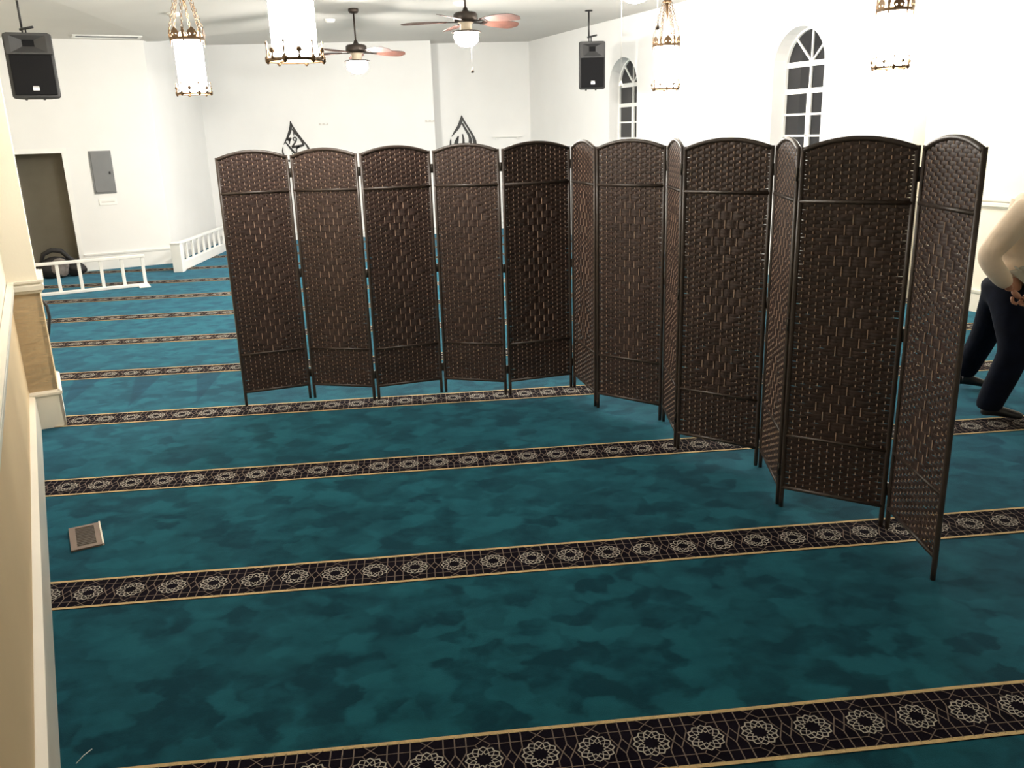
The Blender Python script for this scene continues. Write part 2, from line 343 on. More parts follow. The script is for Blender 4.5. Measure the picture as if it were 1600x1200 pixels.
# right wall with two arched window openings
WS1 = (6.565, 7.365); WS2 = (2.86, 3.66); WSPR = 2.31; WR = 0.40; WSILL = 1.0; SEND = 8.537; RT = 0.21
def archloop(s0, s1): return [(s0, WSILL), (s1, WSILL)]+ring2((s0+s1)/2, WSPR, WR, 17, 0, PI, True)
rw = MB().prism([(0, 0), (SEND, 0), (SEND, CEIL), (0, CEIL)], RT, holes=[archloop(*WS1), archloop(*WS2)])
ra = math.atan2(RD.y, RD.x)
ob('wall_right', rw, M['white'], loc=(*QCORNER, 0), rz=ra, kind='structure')
mold('baseboard_right', QCORNER, RWp(SEND), baseprof(.13), M['trimw'], kind='structure')
def make_window(name, ws, flip):
    c_ = (ws[0]+ws[1])/2; p = RWp(c_)
    r = ob(name, MB().prism([(-WR-.02, WSILL-.02), (WR+.02, WSILL-.02)]+ring2(0, WSPR, WR+.02, 17, 0, PI, True), .02), M['glass'], loc=(p[0]+RN.x*(RT-.012), p[1]+RN.y*(RT-.012), 0), rz=ra, kind='structure')
    r.location = Vector((*RWp(c_, RT-.012), 0))*S
    # local x runs along the wall (towards the viewer), y out of the room: bars sit on the room side (y<0)
    def bar(x0, x1, z0, z1, nm='glazing_bar'): ob(nm, MB().box(x0, x1, -.022, 0.004, z0, z1), M['trimw'], r)
    outer = [(-WR, WSILL), (WR, WSILL)]+ring2(0, WSPR, WR, 17, 0, PI, True)
    iw = WR-.022; inner = [(-iw, WSILL+.03), (iw, WSILL+.03)]+ring2(0, WSPR, iw, 17, 0, PI, True)
    ob('window_frame', MB().prism(outer, .03, Matrix.Translation((0, -.03, 0)), holes=[inner]), M['trimw'], r)
    bar(-WR, WR, WSPR-.005, WSPR+.052, 'transom'); bar(-WR, WR, 2.025, 2.078, 'transom')
    bar(-.012, .012, 2.078, WSPR); bar(-.032, .032, WSILL, 2.025, 'mullion')
    for z in (1.805, 1.575, 1.345): bar(-WR, WR, z-.011, z+.011)
    for a in (45, 90, 135):
        ob('spoke', MB().box(0, WR-.01, -.018, .004, -.010, .010, Matrix.Translation((0, 0, WSPR+.04)) @ Matrix.Rotation(-R(a), 4, 'Y')), M['trimw'], r)
    return r
make_window('window_1', WS1, 1); make_window('window_2', WS2, 1)
# set-back cream wall nearer the viewer, tan below its chair rail
REC = 0.16
a = RWp(SEND, 0); b = RWp(SEND+.02, REC); c_ = RWp(SEND+11.6, REC)
ob('wall_right_return', MB().box(-.05, .0, 0, RT+.05, 0, CEIL), M['cream'], loc=(*RWp(SEND+.05), 0), rz=ra, kind='structure')
wr2 = ob('wall_right_near', MB().box(0, 12.5, 0, .2, 0, CEIL), M['cream'], loc=(*b, 0), rz=ra, kind='structure')
ob('wainscot', MB().box(0, 12.5, -.004, 0, .1, .96), M['cream'], wr2)
mold('trim_6', b, c_, railprof(.935), M['trim'], kind='structure')
mold('baseboard_right_near', b, c_, baseprof(.2), M['trim'], kind='structure')
wallbox('wall_back', (9.5, -3.2), (-1, -3.2), 0, CEIL, .2, M['cream'], kind='structure')

# ------------------------------------------------------------------ folding screens
PWID = 0.475; ZSH = 1.607; ZCR = 1.650; ZB1 = 1.390; ZB2 = 0.352; ZB3 = 0.098; PITCH = 0.01425; NC = 13
X0 = 0.012; X1 = PWID-.022; PR = 0.0105                          # post centres
def archz(x):                                                     # centre of the curved top rail
    u = (x-(X0+X1)/2)/((X1-X0)/2); return ZCR-.011-(ZCR-ZSH)*abs(u)**2.0
def panel_meshes():
    fr = MB()
    post = MB()
    post.tube([(0, 0, 0), (0, 0, .05), (0, 0, 1.0), (0, 0, ZSH+.002)], [PR*.92, PR, PR, PR], 10)
    n_ = 18; rail = MB().tube([(X0+(X1-X0)*i/n_, 0, archz(X0+(X1-X0)*i/n_)) for i in range(n_+1)], .0115, 10)
    def bar(z, r): return MB().tube([(X0, -.002, z), (X1, -.002, z)], r, 8)
    xs = [X0+.030+(X1-X0-.060)*i/(NC-1) for i in range(NC)]
    def sect(z):
        for lo, hi in ((ZB3, ZB2), (ZB2, ZB1), (ZB1, 9)):
            if lo < z < hi: return lo
    def over(r, c, sec):
        if sec == 'mid':
            # r counted from the top of the middle field
            q = r-3
            if q >= 0:
                blk, rr = divmod(q, 24)
                if blk < 3 and rr < 21:
                    g = rr//3; ext = min(g, 6-g)+1; reach = ext
                    if abs(c-6) <= reach+.5: return (g+c) % 2 == 1
        return (r+c) % 2 == 0
    wv = MB()
    def field(z0, z1, sec):
        n_r = int(round((z1-z0)/PITCH)); p = (z1-z0)/n_r
        for r in range(n_r):
            zc = z1-(r+.5)*p; hh = p*.56
            if sec == 'top':
                keep = [x for x in [X0+.006*i for i in range(int((X1-X0)/.006)+1)] if archz(x)+.001 > zc]
                if not keep: continue
                xa, xb = keep[0], keep[-1]
            else: xa, xb = X0, X1
            pts = [(xa, 0, .70), (xa+.012, 0, .85)]
            for c in range(NC):
                if not xa+.014 < xs[c] < xb-.014: continue
                s_ = -1 if over(r, c, sec) else 1
                pts.append((xs[c], s_*.0052, 1.0))
                if c < NC-1 and xs[c]+.017 < xb-.014:
                    s2 = -1 if over(r, c+1, sec) else 1
                    pts.append(((xs[c]+xs[c+1])/2, (s_+s2)*.5*.0052, 1.0))
            pts += [(xb-.012, 0, .85), (xb, 0, .70)]
            vv = []; ff = []
            ja = random.uniform(-.0008, .0008); jb = random.uniform(-.0008, .0008)
            for i, (x, y, k) in enumerate(pts):
                t = (x-X0)/(X1-X0); z_ = zc+ja*(1-t)+jb*t
                vv += [(x, y, z_+hh*k), (x, y-.0013, z_), (x, y, z_-hh*k)]
                if i: o = 3*i; ff += [(o-3, o-2, o+1, o), (o-2, o-1, o+2, o+1)]
            wv.add(vv, ff, True)
    field(ZB3+.006, ZB2-.006, 'low'); field(ZB2+.006, ZB1-.006, 'mid'); field(ZB1+.006, ZCR-.006, 'top')
    rd = MB()
    for x in xs: rd.tube([(x, 0, ZB3), (x, 0, archz(x)-.006)], .0023, 6, caps=False)
    return post, rail, bar(ZB1, .0095), bar(ZB2, .0075), bar(ZB3, .0095), wv, rd
post, rail, b1, b2, b3, wv, rd = panel_meshes()
MPOST = mesh('post', post, M['frame']); MRAIL = mesh('top_rail', rail, M['frame']); MB1 = mesh('cross_rail', b1, M['frame']); MB2 = mesh('cross_rail', b2, M['frame'])
MB3 = mesh('bottom_rail', b3, M['frame']); MWV = mesh('panel', wv, M['weave']); MRD = mesh('rods', rd, M['rod'])
hinge = MB().box(-.004, .022, -.004, .004, -.028, .028).tube([(.009, -.006, -.028), (.009, -.006, .028)], .004, 8)
MH = mesh('hinge', hinge, M['metal'])
def raw(name, me, parent, loc, rz=0.0, kind=None):
    o = bpy.data.objects.new(name, me); place(o, loc, rz, None, parent)
    if kind: o['kind'] = kind
    return o
JP = [(-1.245, 5.607), (-.806, 5.721), (-.364, 5.571), (.092, 5.672), (.520, 5.507), (.987, 5.610), (1.046, 5.128), (1.387, 4.790), (1.325, 4.313), (1.676, 3.989), (1.574, 3.507), (1.937, 3.213), (1.876, 2.741)]
def screen(idx, label):
    base = JP[idx[0]]; t = empty('folding_screen', (*base, 0), label=label, cat='screen', group='woven folding screens standing on the carpet')
    for i in idx:
        a = JP[i]; b = JP[i+1]; ang, L_ = along(a, b); k = L_/PWID
        pn = raw('panel', MWV, t, (a[0]-base[0], a[1]-base[1], 0), ang); pn.scale = (k, 1, 1)
        raw('rods', MRD, pn, (0, 0, 0), kind='stuff')
        raw('post', MPOST, pn, (X0, 0, 0)); raw('post', MPOST, pn, (X1, 0, 0))
        raw('top_rail', MRAIL, pn, (0, 0, 0)); raw('cross_rail', MB1, pn, (0, 0, 0)); raw('cross_rail', MB2, pn, (0, 0, 0)); raw('bottom_rail', MB3, pn, (0, 0, 0))
        if i != idx[-1]:
            c2 = JP[i+2]; ang2 = along(b, c2)[0]; am = (ang+ang2)/2
            for z in (1.50, .86, .18):
                raw('hinge', MH, t, (b[0]-base[0]-.014*math.cos(am), b[1]-base[1]-.014*math.sin(am), z), am)
    return t
screen(range(0, 6), 'dark brown six panel woven folding screen farther from the viewer, nearly straight across the carpet')
screen(range(6, 12), 'dark brown six panel woven folding screen nearer the viewer, zigzagging forward beside the bending man')

# ------------------------------------------------------------------ hanging crown lanterns
def lantern(p, zb, rot, label):
    t = empty('crown_lantern', (p[0], p[1], zb), rot, label=label, cat='lantern', group='crown lanterns hanging from the ceiling')
    RG = .118; HG = .455; RC = .146
    sh = MB().lathe([(0.0, .018), (RG*.7, .012), (RG, .03), (RG, HG), (RG*.9, HG+.012)], 28)
    ob('glass_shade', sh, M['glow'], t)
    lo = MB().lathe([(RC-.010, 0), (RC, 0), (RC, .016), (RC-.010, .016)], 36, close=True)
    for k in range(12):                                          # knobs and spikes on the lower ring
        a = 2*PI*k/12; x, y = RC*math.cos(a), RC*math.sin(a)
        if k % 2: lo.tube([(x, y, .01), (x, y, .03), (x, y, .038), (x, y, .046), (x, y, .062), (x, y, .068)], [.010, .004, .004, .016, .013, .003], 8)
        else: lo.tube([(x, y, -.012), (x, y, 0), (x, y, .02), (x, y, .03), (x, y, .085), (x, y, .092), (x, y, .104)], [.004, .013, .014, .005, .004, .008, .002], 8)
    for k in range(3):
        a = 2*PI*k/3; lo.tube([(RC*math.cos(a), RC*math.sin(a), .008), (RG*.55*math.cos(a), RG*.55*math.sin(a), .010)], .004, 6)
    ob('lower_crown', lo, M['bronze'], t)
    ZC = .445
    up = MB().lathe([(RC-.010, ZC), (RC, ZC), (RC, ZC+.024), (RC-.010, ZC+.024)], 36, close=True)
    for k in range(12):
        a = 2*PI*k/12
        mtx = Matrix.Rotation(a-PI/2, 4, 'Z') @ Matrix.Translation((0, RC-.006, ZC+.02))
        if k % 2 == 0:      # wide pierced leaf
            up.prism([(-.036, 0), (.036, 0), (.036, .014), (.046, .030), (.030, .056), (0, .084), (-.030, .056), (-.046, .030), (-.036, .014)], .006, mtx, holes=[ring2(-.019, .022, .009, 8), ring2(.019, .022, .009, 8)])
        else:               # narrow finial with a spike below
            up.prism([(-.010, -.020), (.010, -.020), (.009, .03), (.014, .045), (.007, .07), (0, .082), (-.007, .07), (-.014, .045), (-.009, .03)], .008, mtx)
            x, y = (RC-.002)*math.cos(a), (RC-.002)*math.sin(a); up.tube([(x, y, ZC+.01), (x, y, ZC-.02), (x, y, ZC-.055)], [.008, .006, .001], 6)
    ob('upper_crown', up, M['bronze'], t)
    hub = MB().lathe([(.0, .93), (.030, .925), (.048, .905), (.052, .893), (.040, .890), (0, .890)], 20).lathe([(.028, .925), (.020, .96), (.012, .99), (.006, 1.0), (.006, CEIL-zb-.03)], 14).lathe([(.006, CEIL-zb-.05), (.05, CEIL-zb-.03), (.055, CEIL-zb), (0, CEIL-zb)], 20)
    hub.tube([(0, 0, .89), (0, 0, .80), (.008, 0, .76), (0, 0, .70)], [.014, .016, .009, .004], 8)
    ob('hub', hub, M['bronze'], t)
    for k in range(6):                                           # chains of links from hub to crown
        a = 2*PI*k/6+PI/6; A = Vector((.045*math.cos(a), .045*math.sin(a), .892)); B_ = Vector((RC*.98*math.cos(a), RC*.98*math.sin(a), ZC+.085))
        ch = MB(); n_ = 12; d = (B_-A)/n_; u = d.normalized(); s1 = u.cross(Vector((0, 0, 1))); s1 = s1.normalized(); s2 = u.cross(s1)
        for i in range(n_):
            cc = A+d*(i+.5); s_ = s1 if i % 2 else s2; h = d.length*.62
            ch.tube([cc-u*h, cc-u*h*.5+s_*.009, cc+u*h*.5+s_*.009, cc+u*h, cc+u*h*.5-s_*.009, cc-u*h*.5-s_*.009, cc-u*h], .0028, 5, caps=False)
        ob('chain', ch, M['bronze'], t)
    return t
lantern((-1.93, 8.23), 2.111, .0, 'crown lantern at upper left of the picture, beside the hanging left speaker')
lantern((-.615, 4.96), 2.10, .26, 'large nearest crown lantern left of centre with only its lower crown showing')
lantern((2.78, 9.774), 2.113, .35, 'smallest crown lantern, between the two arched windows with all its chains in view')
lantern((4.04, 7.339), 2.131, .2, 'crown lantern at upper right, past the nearer arched window')

# ------------------------------------------------------------------ ceiling fans
def fan(p, zc, rot, RB, label, strings=(), glow='glowfan'):
    t = empty('ceiling_fan', (p[0], p[1], zc), 0, label=label, cat='fan', group='ceiling fans with palm leaf blades')
    top = CEIL-zc
    ob('canopy', MB().lathe([(0, top), (.062, top), (.066, top-.02), (.056, top-.05), (.03, top-.058), (0, top-.058)], 24), M['fanmetal'], t)
    ob('downrod', MB().tube([(0, 0, top-.05), (0, 0, .09)], .0115, 10), M['fanmetal'], t)
    ob('motor_housing', MB().lathe([(0, .125), (.02, .12), (.03, .09), (.05, .075), (.11, .068), (.13, .05), (.132, .0), (.12, -.02), (.085, -.03), (0, -.03)], 32), M['fanmetal'], t)
    ob('switch_housing', MB().lathe([(.085, -.03), (.064, -.05), (.064, -.10), (.05, -.115), (0, -.115)], 24), M['bladetop'], t)
    for k in range(5):
        a = rot+2*PI*k/5
        bl = MB(); n_ = 14; prof = []
        for i in range(n_+1):
            u = i/n_; x = .20+(RB-.20)*u
            wd = .032+.070*math.sin(min(1, u*1.15)*PI*.62)**1.0 if u < .80 else (.032+.070*math.sin(min(1, u*1.15)*PI*.62))*math.sqrt(max(0, 1-((u-.80)/.20)**2))
            prof.append((x, max(wd, .002)))
        vv = []; ff = []
        for x, wd in prof:
            for s_, z in ((-1, .003), (1, .003), (1, -.003), (-1, -.003)):
                vv.append((x, s_*wd, z-.012*((x-.2)/(RB-.2))**2))
        for i in range(n_):
            for q in range(4): ff.append((4*i+q, 4*i+(q+1) % 4, 4*i+4+(q+1) % 4, 4*i+4+q))
        ff += [(0, 3, 2, 1), tuple(4*n_+q for q in range(4))]
        bl.add(vv, ff)
        bo = ob('blade', bl, M['blade'], t, loc=(0, 0, -.022)); bo.rotation_euler = Euler((R(-13), 0, a), 'XYZ')
        ir = ob('blade_iron', MB().box(.085, .24, -.014, .014, -.008, .0).box(.21, .27, -.030, .030, -.008, -.003), M['fanmetal'], bo, loc=(0, 0, 0))
    ob('light_plate', MB().lathe([(0, -.115), (.15, -.118), (.165, -.126), (.165, -.130), (0, -.130)], 32), M['fanmetal'], t)
    ob('light_shade', MB().lathe([(.12, -.130), (.135, -.17), (.12, -.225), (.07, -.265), (0, -.278)], 28), M[glow], t)
    for (x, y, z, dk) in strings:
        c = ob('pull_chain', MB().tube([(x, y, -.13), (x, y, z+.04)], .0022, 5), M['trimw'], t)
        ob('pull_knob', MB().lathe([(0, .055), (.006, .05), (.012, .03), (.020, .012), (.016, 0), (0, -.004)], 12, c=(x, y, z)), M['fanmetal'] if dk else M['trimw'], c)
    return t
fan((.60, 9.889), 2.885, R(31), .70, 'nearer ceiling fan at top centre with lit shade and reddish blades', [(.05, -.02, -.54, True)])
fan((-.69, 11.69), 2.76, R(22), .66, 'farther ceiling fan left of centre on a long dark downrod', [])
fan((1.95, 7.846), 3.02, R(50), .66, 'ceiling fan at top right of centre, only its glowing shade in the frame', [(-.13, -.03, -.96, False), (.17, -.1, -.50, True)], 'glowdim')

# ------------------------------------------------------------------ hanging loudspeakers
def speaker(p, zc, rz, tilt, label, W=.36, H=.61, Dp=.30):
    t = empty('loudspeaker', (p[0], p[1], zc), rz, label=label, cat='speaker', group='black loudspeakers hung from the ceiling')
    T = Matrix.Rotation(tilt, 4, 'X')
    bm = bmesh.new()                                             # cabinet: front at y=0, narrowing to the back
    fr = [(-W/2, 0, -H/2), (W/2, 0, -H/2), (W/2, 0, H/2), (-W/2, 0, H/2)]; bk = [(-W*.33, Dp, -H*.44), (W*.33, Dp, -H*.44), (W*.33, Dp, H*.44), (-W*.33, Dp, H*.44)]
    vv = [bm.verts.new(q) for q in fr+bk]
    for f in ((0, 1, 2, 3), (7, 6, 5, 4), (0, 4, 5, 1), (1, 5, 6, 2), (2, 6, 7, 3), (3, 7, 4, 0)): bm.faces.new([vv[i] for i in f])
    bmesh.ops.bevel(bm, geom=bm.edges[:], offset=.028, segments=3, affect='EDGES', profile=.5)
    bmesh.ops.recalc_face_normals(bm, faces=bm.faces[:])
    ob('cabinet', MB().bm(bm, T, True), M['spk'], t)
    # raised baffle with the flared horn mouth in its top third
    hx, z0, z1 = W*.36, H*.185, H*.44; zm = H*.335; BF = .045
    bf = MB().prism([(-W*.45, H*.16), (W*.45, H*.16), (W*.45, H*.455), (W*.41, H*.48), (-W*.41, H*.48), (-W*.45, H*.455)], BF, T @ Matrix.Translation((0, -BF, 0)), holes=[[(-hx, z0), (hx, z0), (hx, z1), (-hx, z1)]])
    h = ob('horn', bf, M['spk'], t)
    o_ = [(-hx, -BF, z0), (hx, -BF, z0), (hx, -BF, z1), (-hx, -BF, z1)]; i_ = [(-W*.12, -.004, zm-.030), (W*.12, -.004, zm-.030), (W*.12, -.004, zm+.030), (-W*.12, -.004, zm+.030)]
    ob('horn_flare', MB().add([T @ Vector(q) for q in o_+i_], [(0, 1, 5, 4), (1, 2, 6, 5), (2, 3, 7, 6), (3, 0, 4, 7)]), M['spk'], h)
    ob('horn_throat', MB().add([T @ Vector(q) for q in i_], [(0, 1, 2, 3)]), M['grille'], h)
    T = T @ Matrix.Translation((0, -.026, 0))
    g = ob('grille', MB().bbox(-W*.42, W*.42, -.012, .022, -H*.45, H*.155, .006, T), M['grille'], t)
    ob('badge', MB().box(.005-.028, .005+.028, -.0145, -.011, -H*.385, -H*.335, T).box(.005-.026, .005+.026, -.0145, -.011, -H*.327, -H*.318, T), M['badge'], g)
    T = T @ Matrix.Translation((0, .026, 0))
    top = (T @ Vector((0, .13, H/2))).z; ty = (T @ Vector((0, .13, H/2))).y
    ob('hanging_pole', MB().tube([(-.03, ty, CEIL-zc), (-.03, ty, top+.05)], .011, 10).lathe([(0, CEIL-zc), (.05, CEIL-zc), (.05, CEIL-zc-.015), (0, CEIL-zc-.015)], 16, c=(-.03, ty, 0)), M['black'], t)
    ob('bracket', MB().tube([(-.05, ty, top+.05), (.07, ty-.06, top+.07)], .012, 8).tube([(.0, ty, top-.01), (.0, ty, top+.06)], .008, 8).tube([(-.03, ty, top-.01), (-.03, ty, top+.06)], .008, 8), M['black'], t)
    for x in (-W*.22, W*.14):
        q = T @ Vector((x, .03, -H/2)); ob('foot', MB().lathe([(0, .012), (.012, .01), (.012, -.008), (0, -.012)], 10, c=q), M['black'], t)
    return t
speaker((-3.70, 9.35), 2.475, R(22), R(-6), 'black loudspeaker at upper left above the doorway', W=.44, H=.62)
speaker((2.42, 12.10), 2.545, R(-4), R(3), 'black loudspeaker partly in front of the far arched window', W=.37, H=.62)

# ------------------------------------------------------------------ things on the far left wall
p = FLp(.0)
def on_fl(s, z): q = FLp(s); return (q[0], q[1], z)
s0 = .663+.278; s1 = .663+.564
ep = empty('electrical_panel', on_fl((s0+s1)/2, 1.345), FA, label='grey metal electrical panel on the white wall beside the doorway', cat='panel')
hw = (s1-s0)/2
ob('panel_frame', MB().bbox(-hw, hw, -.012, 0, -.292, .292, .004), M['grey'], ep)
pd = ob('panel_door', MB().bbox(-hw+.022, hw-.022, -.020, -.010, -.270, .270, .004), M['grey'], ep)
ob('latch', MB().bbox(hw-.062, hw-.040, -.030, -.018, -.03, .01, .003), M['black'], pd)
ob('screw', MB().lathe([(0, .004), (.006, .003), (.006, -.003), (0, -.004)], 8, c=(-hw+.03, -.02, -.26)), M['black'], pd)
sp_ = empty('label_plate', on_fl((s0+s1)/2+.012, .938), FA, label='small white label plate under the grey electrical panel', cat='sign')
ob('plate', MB().bbox(-.115, .115, -.010, 0, -.042, .042, .003), M['trimw'], sp_); ob('print_line', MB().box(-.085, .085, -.0108, -.0098, -.006, .010), M['ceiling'], sp_)

# calligraphy cut-outs on the far wall; outlines in wall coordinates
def stroke(mb, pts, wds, n=10):                                   # smooth pen stroke as a flat solid
    P = [Vector(q) for q in pts]; out = []
    def cr(a, b, c, d, t): return .5*((2*b)+(c-a)*t+(2*a-5*b+4*c-d)*t*t+(3*b-a-3*c+d)*t**3)
    m_ = len(P)
    for i in range(m_-1):
        a = P[max(i-1, 0)]; b = P[i]; c = P[i+1]; d = P[min(i+2, m_-1)]
        for k in range(n):
            t = k/n; out.append((cr(a, b, c, d, t), wds[i]+(wds[i+1]-wds[i])*t))
    out.append((P[-1], wds[-1]))
    L_ = []; Rr = []
    for i, (q, w0) in enumerate(out):
        t = (out[min(i+1, len(out)-1)][0]-out[max(i-1, 0)][0]); t = t.normalized() if t.length > 0 else Vector((1, 0)); nn = Vector((-t.y, t.x))*w0/2
        L_.append(q+nn); Rr.append(q-nn)
    vv = [(q.x, -.012, q.y) for q in L_]+[(q.x, -.012, q.y) for q in Rr]+[(q.x, 0, q.y) for q in L_]+[(q.x, 0, q.y) for q in Rr]
    k = len(out); ff = []
    for i in range(k-1):
        ff += [(i, k+i, k+i+1, i+1), (2*k+i, 2*k+i+1, 3*k+i+1, 3*k+i), (i, i+1, 2*k+i+1, 2*k+i), (k+i, 3*k+i, 3*k+i+1, k+i+1)]
    ff += [(0, 2*k, 3*k, k), (k-1, 2*k-1, 4*k-1, 3*k-1)]
    mb.add(vv, ff)
K = 15.6/1334.28*1.04
def cal(name, px0, top, strokes, label, loc):
    mb = MB()
    for pts, wds in strokes: stroke(mb, [((x-px0)/15*K, -(y-top)/15*K) for x, y in pts], [q/15*K*1.25 for q in wds])
    return ob(name, mb, M['black'], loc=loc, label=label, cat='wall art', group='black calligraphy wall pieces')
# left piece (the crop it was read from is 15 px per photo px)
cal('calligraphy', 525, 280, [
    ([(525, 280), (560, 390), (650, 540), (750, 690), (830, 810), (862, 920), (840, 1010), (770, 1080)], [8, 26, 22, 20, 30, 50, 54, 30]),
    ([(525, 285), (520, 400), (480, 520), (420, 630), (340, 755)], [10, 44, 46, 30, 5]),
    ([(545, 440), (600, 520), (680, 630), (742, 740), (730, 780), (620, 800), (500, 812)], [20, 34, 26, 32, 40, 44, 34]),
    ([(510, 805), (560, 745), (600, 690), (615, 640), (580, 610), (548, 640), (565, 690)], [34, 24, 24, 20, 18, 18, 14]),
    ([(370, 690), (450, 800), (530, 910), (600, 980), (668, 1010)], [14, 30, 36, 52, 74]),
    ([(660, 800), (600, 850), (595, 930), (610, 980)], [34, 26, 20, 20]),
    ([(500, 940), (490, 1040), (430, 1090), (360, 1060), (315, 960), (305, 880), (320, 800)], [14, 24, 36, 34, 28, 20, 6]),
    ([(420, 640), (470, 650), (505, 620)], [40, 60, 20]), ([(470, 650), (462, 750)], [36, 8]), ([(575, 510), (565, 580)], [24, 8])],
    'black drop shaped calligraphy on the far wall, the left one with the crossing strokes', (-2.125, 15.6, 1.7+(2.028-1.7)*.957))
cal('calligraphy', 622, 150, [
    ([(622, 150), (670, 280), (760, 430), (850, 590), (890, 720), (885, 830)], [8, 34, 32, 40, 64, 70]),
    ([(622, 160), (600, 280), (540, 400), (460, 500), (380, 600)], [12, 60, 52, 40, 5]),
    ([(630, 320), (690, 440), (770, 580), (795, 690), (770, 780), (700, 815), (645, 760), (640, 660), (625, 550)], [30, 38, 44, 58, 60, 50, 44, 36, 18]),
    ([(650, 750), (600, 810), (530, 820), (500, 760), (515, 670), (535, 590)], [36, 42, 44, 34, 30, 14]),
    ([(530, 595), (470, 700), (430, 800), (385, 835), (350, 790), (352, 700), (365, 640)], [18, 36, 38, 40, 36, 28, 6])],
    'black drop shaped calligraphy on the far wall, the right one with the parallel strokes', (.830, 16.1, 2.038))
# small pale fittings on the far wall
for i, (x, z, l) in enumerate(((-1.57, 1.948, 'small pale wall plate right of the left calligraphy'), (.25, 1.946, 'small pale wall plate left of the right calligraphy'))):
    t = empty('wall_plate', (x, 15.6, z), label=l, cat='wall plate', group='pale plates on the far wall')
    ob('plate', MB().bbox(-.08, .08, -.012, 0, -.018, .018, .003), M['ceiling'], t)
    ob('switch', MB().box(-.05, -.02, -.018, -.010, -.008, .008).box(.02, .05, -.018, -.010, -.008, .008), M['trimw'], t)
t = empty('wall_ledge', (1.64, 16.1, 1.642), label='thin pale ledge on the recessed far wall', cat='ledge')
ob('shelf', MB().bbox(-.27, .27, -.05, 0, -.008, .008, .002), M['trimw'], t); ob('bracket', MB().box(-.2, -.18, -.04, 0, -.05, -.008).box(.18, .2, -.04, 0, -.05, -.008), M['trimw'], t)

# ceiling fittings
t = empty('air_vent', (-3.98, 12.60, 3.085), FA, label='white slotted air vent in the ceiling at upper left', cat='vent')
ob('vent_frame', MB().box(-.42, .42, -.16, -.12, -.012, 0).box(-.42, .42, .12, .16, -.012, 0).box(-.42, -.38, -.12, .12, -.012, 0).box(.38, .42, -.12, .12, -.012, 0), M['trimw'], t)
for k in range(6): ob('slat', MB().box(-.38, .38, -.11+k*.038, -.095+k*.038, -.008, -.001), M['grey'], t)
for (x, y, z, l) in ((-2.70, 11.0, 3.1475, 'white smoke detector left of the upper left lantern'), (.62, 11.30, CEIL, 'white smoke detector beside the rod of the nearer fan'), (-1.07, 12.64, CEIL, 'white smoke detector between the nearest lantern and the farther fan')):
    t = empty('smoke_detector', (x, y, z), label=l, cat='smoke detector', group='smoke detectors on the ceiling')
    ob('base', MB().lathe([(0, 0), (.075, 0), (.075, -.016), (.0, -.016)], 20), M['trimw'], t)
    ob('cover', MB().lathe([(.068, -.016), (.062, -.036), (.035, -.046), (0, -.048)], 20), M['ceiling'], t)

# ------------------------------------------------------------------ low white balustrades
def balustrade(a, b, h, nb, label, wide, endpost=None):
    ang, L_ = along(a, b); t = empty('balustrade', (a[0], a[1], 0), ang, label=label, cat='railing', group='low white railings')
    ob('top_rail', MB().bbox(0, L_, -.03, .03, h-.035, h, .006), M['trimw'], t)
    ob('bottom_rail', MB().bbox(0, L_, -.035, .035, .0, wide, .006), M['trimw'], t)
    for k in range(nb):
        x = L_-.03-(L_-.06)*k/(nb-1) if not endpost else .20+(L_-.25)*k/(nb-1)
        ob('baluster', MB().bbox(x-.019, x+.019, -.016, .016, wide-.004, h-.033, .004), M['trimw'], t)
    if endpost:
        ob('end_post', MB().bbox(-.01, .12, -.075, .055, 0, h-.01, .006), M['trimw'], t)
        ob('post_cap', MB().bbox(-.02, .14, -.085, .065, h-.012, h+.008, .006), M['trimw'], t)
    else:
        ob('foot', MB().bbox(L_-.12, L_+.01, -.16, .16, 0, .016, .004), M['trimw'], t)
    return t
balustrade((-5.05, 10.43), (-3.455, 11.085), .393, 8, 'low white railing in front of the doorway at far left', .035)
balustrade((-3.37, 12.15), (-3.16, 15.3), .395, 12, 'low white railing running back behind the folding screens', .12, True)

# ------------------------------------------------------------------ bag by the doorway
bp_ = FLp(.34, .45)
bg = empty('bag', (*bp_, 0), FA, label='black bag with a grey pocket slumped in front of the doorway', cat='bag')
def blob(c, r, n=2, seedv=0, amp=.12):
    bm = bmesh.new(); bmesh.ops.create_icosphere(bm, subdivisions=3, radius=1.0); rnd = random.Random(seedv); ph = [rnd.uniform(0, 6) for _ in range(6)]
    for v in bm.verts:
        d = v.co.copy(); k = 1+amp*(math.sin(d.x*3+ph[0])*math.sin(d.y*3.4+ph[1])+.6*math.sin(d.z*5+ph[2]+d.x*2))
        v.co = Vector((c[0]+d.x*r[0]*k, c[1]+d.y*r[1]*k, c[2]+d.z*r[2]*k if c[2] < 0 else max(.002, c[2]+d.z*r[2]*k)))
    return MB().bm(bm, None, True)
ob('body', blob((-.06, 0, .13), (.24, .14, .15), seedv=3), M['nylon'], bg)
ob('pocket', blob((.0, -.10, .15), (.12, .06, .12), seedv=5), M['lining'], bg)
ob('side_pouch', blob((.2, -.02, .10), (.12, .10, .10), seedv=8), M['nylon'], bg)
ob('strap', MB().tube([(-.22, -.02, .20), (-.17, -.03, .33), (-.06, -.03, .38), (.05, -.03, .36), (.13, -.03, .26), (.2, -.03, .20), (.24, -.02, .24)], [.02, .03, .032, .032, .03, .028, .012], 8), M['nylon'], bg)

